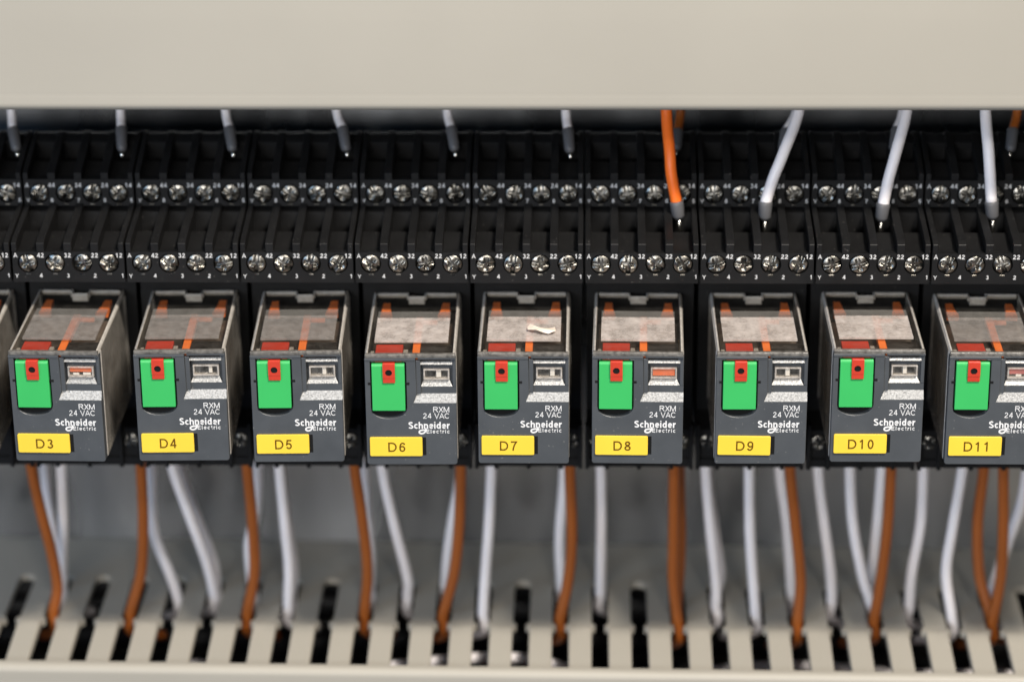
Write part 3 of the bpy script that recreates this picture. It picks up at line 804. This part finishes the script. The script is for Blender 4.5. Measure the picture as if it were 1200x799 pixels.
LOW = [
    ('D3', 'o', 1.45, [(-125.8, 46.0, -28.0), (-125.6, 46.0, -37.1), (-124.2, 45.8, -48.2), (-122.0, 45.3, -60.9), (-121.1, 44.6, -70.3), (-122.1, 43.9, -77.3), (-122.1, 44.9, -83.3), (-128.1, 55.9, -90.3)]),
    ('D3a', 'w', 1.4, [(-124.9, 58.0, -28.0), (-124.8, 58.0, -42.7), (-124.5, 57.9, -53.1), (-123.7, 57.6, -65.2), (-123.3, 57.1, -77.3), (-123.3, 58.1, -83.3), (-117.3, 69.1, -90.3)]),
    ('D3b', 'w', 1.4, [(-119.2, 52.0, -28.0), (-119.3, 52.0, -39.9), (-120.1, 53.1, -56.6), (-121.4, 57.1, -77.4), (-121.4, 58.1, -83.4), (-127.4, 69.1, -90.4)]),
    ('D4', 'o', 1.45, [(-97.9, 46.0, -28.0), (-97.9, 46.0, -37.0), (-98.2, 45.8, -52.8), (-99.5, 45.2, -66.4), (-102.7, 44.4, -77.5), (-102.7, 45.4, -83.5), (-96.7, 56.4, -90.5)]),
    ('D4a', 'w', 1.4, [(-96.8, 55.0, -28.0), (-96.9, 55.0, -41.2), (-97.2, 55.1, -59.2), (-93.8, 55.4, -71.6), (-91.2, 55.6, -77.6), (-91.2, 56.6, -83.6), (-97.2, 67.6, -90.6)]),
    ('D4b', 'w', 1.4, [(-91.1, 50.0, -28.0), (-90.6, 50.0, -38.8), (-87.1, 50.9, -52.9), (-83.8, 53.6, -67.4), (-83.1, 56.3, -77.7), (-83.1, 57.3, -83.7), (-77.1, 68.3, -90.7)]),
    ('D4c', 'w', 1.4, [(-90.7, 58.0, -28.0), (-90.1, 58.0, -42.5), (-86.5, 58.0, -56.4), (-82.7, 58.1, -69.7), (-81.5, 58.2, -77.7), (-81.5, 59.2, -83.7), (-87.5, 70.2, -90.7)]),
    ('D5', 'o', 1.45, [(-71.2, 46.0, -28.0), (-71.1, 46.0, -36.8), (-70.4, 45.9, -52.8), (-70.5, 45.6, -66.4), (-72.8, 45.2, -77.8), (-72.8, 46.2, -83.8), (-66.8, 57.2, -90.8)]),
    ('D5a', 'w', 1.4, [(-69.8, 58.0, -28.0), (-70.0, 58.0, -42.4), (-70.9, 58.1, -54.6), (-73.2, 58.2, -65.2), (-74.0, 58.4, -77.8), (-74.0, 59.4, -83.8), (-80.0, 70.4, -90.8)]),
    ('D5b', 'w', 1.4, [(-63.7, 50.0, -28.0), (-63.5, 50.0, -38.7), (-62.7, 50.0, -54.8), (-62.1, 50.1, -67.2), (-62.7, 50.2, -77.9), (-62.7, 51.2, -83.9), (-56.7, 62.2, -90.9)]),
    ('D5c', 'w', 1.4, [(-64.2, 58.0, -28.0), (-64.1, 58.0, -42.4), (-62.9, 57.4, -58.4), (-61.6, 56.1, -70.3), (-61.4, 55.0, -77.9), (-61.4, 56.0, -83.9), (-67.4, 67.0, -90.9)]),
    ('D6', 'o', 1.45, [(-44.1, 46.0, -28.0), (-44.0, 46.0, -37.4), (-42.8, 46.0, -48.6), (-41.6, 46.0, -65.0), (-42.7, 46.1, -78.0), (-42.7, 47.1, -84.0), (-36.7, 58.1, -91.0)]),
    ('D6a', 'w', 1.4, [(-42.7, 58.0, -28.0), (-42.6, 58.0, -43.0), (-42.3, 58.2, -55.2), (-41.8, 58.7, -67.8), (-41.2, 59.4, -78.0), (-41.2, 60.4, -84.0), (-47.2, 71.4, -91.0)]),
    ('D6b', 'w', 1.4, [(-37.8, 50.0, -28.0), (-37.4, 50.0, -39.3), (-34.9, 51.2, -55.2), (-32.1, 54.5, -71.8), (-31.9, 56.3, -78.1), (-31.9, 57.3, -84.1), (-25.9, 68.3, -91.1)]),
    ('D7', 'o', 1.45, [(-17.4, 46.0, -28.0), (-17.4, 46.0, -37.8), (-18.0, 45.8, -52.5), (-19.5, 45.4, -66.0), (-22.5, 44.8, -78.2), (-22.5, 45.8, -84.2), (-28.5, 56.8, -91.2)]),
    ('D7a', 'w', 1.4, [(-17.6, 58.0, -28.0), (-18.0, 58.0, -43.4), (-20.2, 58.7, -57.1), (-21.8, 60.3, -68.5), (-22.7, 62.3, -78.2), (-22.7, 63.3, -84.2), (-16.7, 74.3, -91.2)]),
    ('D7b', 'w', 1.4, [(-9.7, 50.0, -28.0), (-9.8, 50.0, -38.4), (-10.6, 49.5, -54.3), (-11.6, 48.4, -67.5), (-12.3, 46.9, -78.3), (-12.3, 47.9, -84.3), (-18.3, 58.9, -91.3)]),
    ('D8a', 'w', 1.4, [(8.6, 58.0, -28.0), (8.4, 58.0, -45.2), (7.3, 59.3, -63.1), (7.7, 62.1, -78.5), (7.7, 63.1, -84.5), (13.7, 74.1, -91.5)]),
    ('D8', 'o', 1.45, [(10.0, 46.0, -28.0), (10.0, 46.0, -38.1), (10.5, 45.6, -56.3), (9.5, 45.0, -68.1), (7.3, 44.2, -78.5), (7.3, 45.2, -84.5), (1.3, 56.2, -91.5)]),
    ('D8b', 'w', 1.4, [(17.7, 52.0, -28.0), (17.8, 52.0, -40.0), (18.0, 53.6, -56.1), (17.9, 60.0, -78.6), (17.9, 61.0, -84.6), (23.9, 72.0, -91.6)]),
    ('D9', 'o', 1.45, [(36.0, 44.0, -28.0), (36.0, 44.0, -35.7), (36.1, 43.7, -55.2), (36.2, 43.3, -67.1), (37.4, 42.7, -78.7), (37.4, 43.7, -84.7), (31.4, 54.7, -91.7)]),
    ('D9r', 'o', 1.45, [(37.5, 52.0, -28.0), (37.6, 52.0, -40.4), (38.2, 51.8, -59.2), (37.8, 51.3, -73.4), (37.5, 51.1, -78.7), (37.5, 52.1, -84.7), (43.5, 63.1, -91.7)]),
    ('D9b', 'w', 1.4, [(44.0, 50.0, -28.0), (44.2, 50.0, -39.4), (45.5, 50.4, -54.4), (47.4, 51.5, -71.3), (47.4, 52.3, -78.8), (47.4, 53.3, -84.8), (41.4, 64.3, -91.8)]),
    ('D9c', 'w', 1.4, [(44.7, 58.0, -28.0), (45.0, 58.0, -43.1), (46.8, 58.3, -58.3), (48.9, 59.0, -72.4), (49.5, 59.5, -78.8), (49.5, 60.5, -84.8), (55.5, 71.5, -91.8)]),
    ('D9d', 'w', 1.4, [(55.0, 50.0, -28.0), (55.1, 50.0, -38.9), (55.8, 49.7, -58.1), (56.0, 48.8, -78.9), (56.0, 49.8, -84.9), (50.0, 60.8, -91.9)]),
    ('D10a', 'w', 1.4, [(63.0, 58.0, -28.0), (63.4, 58.0, -43.1), (65.6, 58.5, -58.3), (67.2, 60.4, -79.0), (67.2, 61.4, -85.0), (73.2, 72.4, -92.0)]),
    ('D10', 'o', 1.45, [(64.7, 46.0, -28.0), (65.0, 46.0, -37.0), (66.8, 45.7, -52.0), (68.5, 44.7, -67.6), (67.9, 43.6, -79.0), (67.9, 44.6, -85.0), (61.9, 55.6, -92.0)]),
    ('D10b', 'w', 1.4, [(72.3, 52.0, -28.0), (72.6, 52.0, -40.2), (74.7, 52.8, -55.5), (76.8, 54.8, -68.8), (77.8, 56.9, -79.1), (77.8, 57.9, -85.1), (83.8, 68.9, -92.1)]),
    ('D10c', 'w', 1.4, [(80.6, 54.0, -28.0), (80.8, 54.0, -41.1), (82.1, 54.1, -56.0), (85.2, 54.5, -71.1), (87.6, 54.8, -79.2), (87.6, 55.8, -85.2), (81.6, 66.8, -92.2)]),
    ('D11a', 'w', 1.4, [(89.3, 58.0, -28.0), (89.2, 58.0, -43.9), (88.7, 59.2, -62.7), (88.9, 62.0, -79.2), (88.9, 63.0, -85.2), (94.9, 74.0, -92.2)]),
    ('D11', 'o', 1.45, [(90.2, 46.0, -28.0), (90.2, 46.0, -36.8), (90.0, 45.9, -52.0), (89.0, 45.7, -66.6), (86.9, 45.5, -79.1), (86.9, 46.5, -85.1), (80.9, 57.5, -92.1)]),
    ('D11b', 'w', 1.4, [(99.0, 52.0, -28.0), (99.0, 52.0, -40.1), (99.1, 52.5, -55.2), (97.7, 53.8, -69.7), (97.7, 55.1, -79.2), (97.7, 56.1, -85.2), (103.7, 67.1, -92.2)]),
    ('D11c', 'w', 1.4, [(108.7, 50.0, -28.0), (108.5, 50.0, -39.1), (107.0, 49.7, -53.8), (105.8, 49.0, -67.2), (106.1, 47.8, -79.3), (106.1, 48.8, -85.3), (100.1, 59.8, -92.3)]),
    ('D12l', 'o', 1.45, [(114.7, 54.0, -28.0), (114.5, 54.0, -41.0), (113.7, 53.3, -55.5), (114.7, 51.2, -69.2), (117.1, 48.6, -79.4), (117.1, 49.6, -85.4), (123.1, 60.6, -92.4)]),
    ('D12r', 'o', 1.45, [(118.1, 46.0, -28.0), (118.2, 46.0, -37.2), (119.0, 45.9, -51.8), (119.2, 45.7, -66.4), (117.3, 45.4, -79.4), (117.3, 46.4, -85.4), (111.3, 57.4, -92.4)]),
    ('D12w', 'w', 1.4, [(125.7, 56.0, -28.0), (125.6, 56.0, -41.8), (124.8, 56.0, -51.0), (122.4, 56.0, -60.9), (119.4, 56.1, -73.0), (118.7, 56.1, -79.4), (118.7, 57.1, -85.4), (124.7, 68.1, -92.4)]),
]
LOWLAB = {
    'D3': 'leftmost orange wire, dropping from under the left half of relay D3',
    'D3a': 'white wire mostly hidden behind the leftmost orange wire',
    'D3b': 'white wire just right of the leftmost orange wire, below relay D3',
    'D4': 'orange wire dropping from under the left edge of relay D4',
    'D4a': 'white wire bending right from beside the orange wire under relay D4',
    'D4b': 'white wire slanting right from under the middle of relay D4, front of a close pair',
    'D4c': 'white wire slanting right under relay D4, rear one of a close pair',
    'D5': 'orange wire dropping from under the left edge of relay D5',
    'D5a': 'white wire crossing behind the orange wire under relay D5',
    'D5b': 'white wire under the middle of relay D5, front of a close pair',
    'D5c': 'white wire under the middle of relay D5, rear one of a close pair',
    'D6': 'orange wire dropping from the gap between relays D5 and D6',
    'D6a': 'white wire hidden behind the orange wire left of relay D6',
    'D6b': 'white wire slanting right from under the left half of relay D6',
    'D7': 'orange wire dropping from the gap between relays D6 and D7',
    'D7a': 'white wire peeping out behind the orange wire between D6 and D7',
    'D7b': 'white wire hanging from under the left edge of relay D7',
    'D8a': 'white wire just left of the orange wire under the right edge of relay D7',
    'D8': 'orange wire dropping from under the right edge of relay D7',
    'D8b': 'white wire hanging straight down under the left edge of relay D8',
    'D9': 'orange wire hanging straight under the right edge of relay D8, front one of two',
    'D9r': 'orange wire under the right edge of relay D8, behind another orange wire',
    'D9b': 'white wire below the gap between relays D8 and D9, front of a close pair',
    'D9c': 'white wire right of the two orange wires, behind another white wire left of D9',
    'D9d': 'white wire hanging straight down under the middle of relay D9',
    'D10a': 'white wire left of the orange wire under the right edge of relay D9',
    'D10': 'orange wire dropping from under the right edge of relay D9',
    'D10b': 'white wire dropping from the gap between relays D9 and D10',
    'D10c': 'white wire bending right from under the left edge of relay D10',
    'D11a': 'white wire just left of the orange wire under the right half of relay D10',
    'D11': 'orange wire dropping from under the right half of relay D10',
    'D11b': 'white wire leaning left from under the right edge of relay D10',
    'D11c': 'white wire hanging under the left half of relay D11',
    'D12l': 'shaded orange wire under the middle of D11, left of two meeting in one slot',
    'D12r': 'rightmost orange wire below relay D11, right of two meeting in one slot',
    'D12w': 'white wire slanting in from the right edge behind the rightmost orange wire',
}
for n, col, rad, pts in LOW:
    bm = bmesh.new()
    pts = snap(pts)
    add_tube(bm, spline(pts, 10), rad - .05, 16)
    o = mesh_obj("wire", bm, M['wire_' + ('b' if col == 'o' else col)], None, smooth=True)
    tag(o, LOWLAB[n], "wire", "wires from the sockets down to the lower trunking")

UPW = [
    ('u3', [(-127.4, 63.2, 68.7), (-126.6, 60.0, 52.7), (-125.7, 56.0, 48.5)], (-124.1, 51.0, 44.8)),
    ('u4', [(-100.3, 63.2, 68.7), (-99.8, 60.0, 52.7), (-99.2, 56.0, 48.8)], (-98.5, 51.0, 44.8)),
    ('u5', [(-75.2, 63.2, 68.7), (-74.1, 60.0, 52.7), (-72.8, 56.0, 48.8)], (-71.6, 51.0, 44.8)),
    ('u6', [(-48.5, 63.2, 68.7), (-47.0, 60.0, 52.7), (-45.2, 56.0, 48.8)], (-44.0, 51.0, 44.9)),
    ('u7', [(-20.9, 63.2, 68.8), (-20.0, 60.0, 52.8), (-18.8, 56.0, 48.9)], (-17.8, 51.0, 44.9)),
    ('u8', [(8.4, 63.2, 68.8), (8.9, 60.0, 52.8), (9.5, 56.0, 48.4)], (10.0, 51.0, 44.5)),
    ('b9', [(37.5, 63.2, 68.8), (36.8, 60.0, 52.8), (36.0, 56.0, 48.2)], (35.5, 51.0, 45.2)),
    ('b10', [(67.2, 63.2, 69.0), (65.0, 60.0, 53.0), (62.2, 56.0, 48.3)], (61.1, 51.0, 45.0)),
    ('b11', [(92.2, 63.2, 69.1), (90.7, 60.0, 53.1), (88.9, 56.0, 48.7)], (87.7, 51.0, 45.0)),
    ('b12', [(119.5, 63.2, 69.1), (118.3, 60.0, 53.1), (116.8, 56.0, 48.5)], (115.7, 51.0, 45.0)),
    ('o8', [(32.7, 48.4, 73.4), (32.9, 46.3, 57.4), (33.7, 40.2, 48.2), (34.1, 38.6, 43.4), (35.4, 37.8, 36.6)], (36.0, 37.2, 32.5), (36.3, 37.0, 29.5)),
    ('w9', [(65.9, 48.4, 73.4), (64.5, 46.3, 57.4), (60.6, 40.2, 48.2), (58.2, 38.4, 42.4), (56.5, 37.8, 36.6)], (56.4, 37.2, 32.3), (56.5, 37.0, 28.5)),
    ('w10', [(91.0, 48.4, 73.5), (90.0, 46.3, 57.5), (87.1, 40.2, 48.2), (85.4, 38.3, 41.9), (84.4, 37.8, 36.2)], (84.0, 37.2, 32.1), (83.8, 37.0, 28.7)),
    ('w11', [(108.3, 48.4, 73.5), (108.5, 46.3, 57.5), (109.0, 40.2, 48.3), (110.0, 37.8, 36.7)], (110.4, 37.2, 32.6), (110.5, 37.0, 29.2)),
]
UPLAB = {
    'u3': 'short white wire with dark ferrule at the far left end of the upper terminals',
    'u4': 'short white wire with dark ferrule entering the upper terminals above relay D3',
    'u5': 'short white wire with dark ferrule entering the upper terminals above relay D4',
    'u6': 'short white wire with dark ferrule entering the upper terminals above relay D5',
    'u7': 'short white wire with dark ferrule entering the upper terminals above relay D6',
    'u8': 'short white wire with dark ferrule entering the upper terminals above relay D7',
    'b9': 'short dark orange wire behind the long bright orange wire above relay D8',
    'b10': 'short white wire hidden behind the long white wire above relay D9',
    'b11': 'short white wire hidden behind the long white wire above relay D10',
    'b12': 'short orange wire with grey ferrule at the upper right edge of the photo',
    'o8': 'long bright orange wire with grey ferrule reaching the lower terminals above relay D8',
    'w9': 'long white wire leaning right, ferrule in the lower terminals above relay D9',
    'w10': 'long white wire leaning right, ferrule in the lower terminals above relay D10',
    'w11': 'long nearly upright white wire with ferrule in the lower terminals above relay D11',
}
for e in UPW:
    n, pts, f = e[:3]
    col = 'o' if n == 'o8' else 'b' if n in ('b9', 'b12') else 'w'
    front = len(e) > 3
    rad = 1.36 if front else 1.12
    bm = bmesh.new()
    add_tube(bm, spline(pts, 10), rad, 16)
    o = mesh_obj("wire", bm, M['wire_' + col], None, smooth=True)
    tag(o, UPLAB[n], "wire", "wires from the upper trunking down to the socket terminals")
    a, b = Vector(pts[-1]), Vector(f)
    d = (a - b).normalized()
    bm = bmesh.new()
    rr = rad + .28
    add_tube(bm, [a + d * .3, a + d * .1, a - d * .6, b + d * .9, b], [rr - .1, rr + .06, rr, rr - .15, rad * .55], 18)
    fe = mesh_obj("ferrule", bm, M['ferrule'], o, smooth=True)
    if front: tip = Vector(e[3])
    else: tip = b - d * 1.2
    bm = bmesh.new()
    add_tube(bm, [b + d * .3, b.lerp(tip, .5), tip + (tip - b) * (.9 if front else .3)], .55 if front else .5, 12)
    mesh_obj("ferrule_pin", bm, M['pin'], fe, smooth=True)

# wires lying inside the lower trunking, glimpsed through the slots
rw = random.Random(11)
INSIDE = [('o', 33, -92, "orange wire lying along the bottom of the trunking, nearest its cover"),
          ('w', 45, -92, "white wire lying inside the trunking just behind the front orange one"),
          ('o', 47, -101, "orange wire lying deep inside the trunking behind the white one"),
          ('w', 56, -105, "white wire lying deepest inside the trunking near its back")]
INSIDE += [('k', 77, -85, "black cable added to darken the back of the lower trunking, topmost of the black ones"),  # black fillers added so the slots read dark
           ('k', 80, -93, "black cable added to darken the back of the lower trunking, second from the top"),
           ('k', 72, -100, "black cable added to darken the back of the lower trunking, third from the top"),
           ('k', 78, -108, "black cable added to darken the back of the lower trunking, lowest of the black ones"),
           ('k', 63, -106, "black cable added to darken the middle of the lower trunking below the white wires"),
           ('k', 36, -108, "black cable added to darken the front of the lower trunking below the orange wire")]
for col, y0, z0, lab in INSIDE:
    pts = []
    x = -260
    thick = col == 'k'
    while x < 270:
        pts.append((x, y0 + rw.uniform(-3, 3) * (.4 if thick else 1), z0 + (rw.uniform(-1, 1) if thick else rw.uniform(-8, 6.5)))); x += rw.uniform(24, 44)
    bm = bmesh.new(); add_tube(bm, spline(pts, 8), 4.6 if thick else 1.4, 16)
    if thick:
        o = mesh_obj("filler", bm, M['filler'], None, smooth=True)
        tag(o, lab, "filler", "black fillers added inside the lower trunking")
        continue
    o = mesh_obj("wire", bm, M['wire_' + ('b' if col == 'o' else col)], None, smooth=True)
    tag(o, lab, "wire", "wires lying inside the lower trunking")
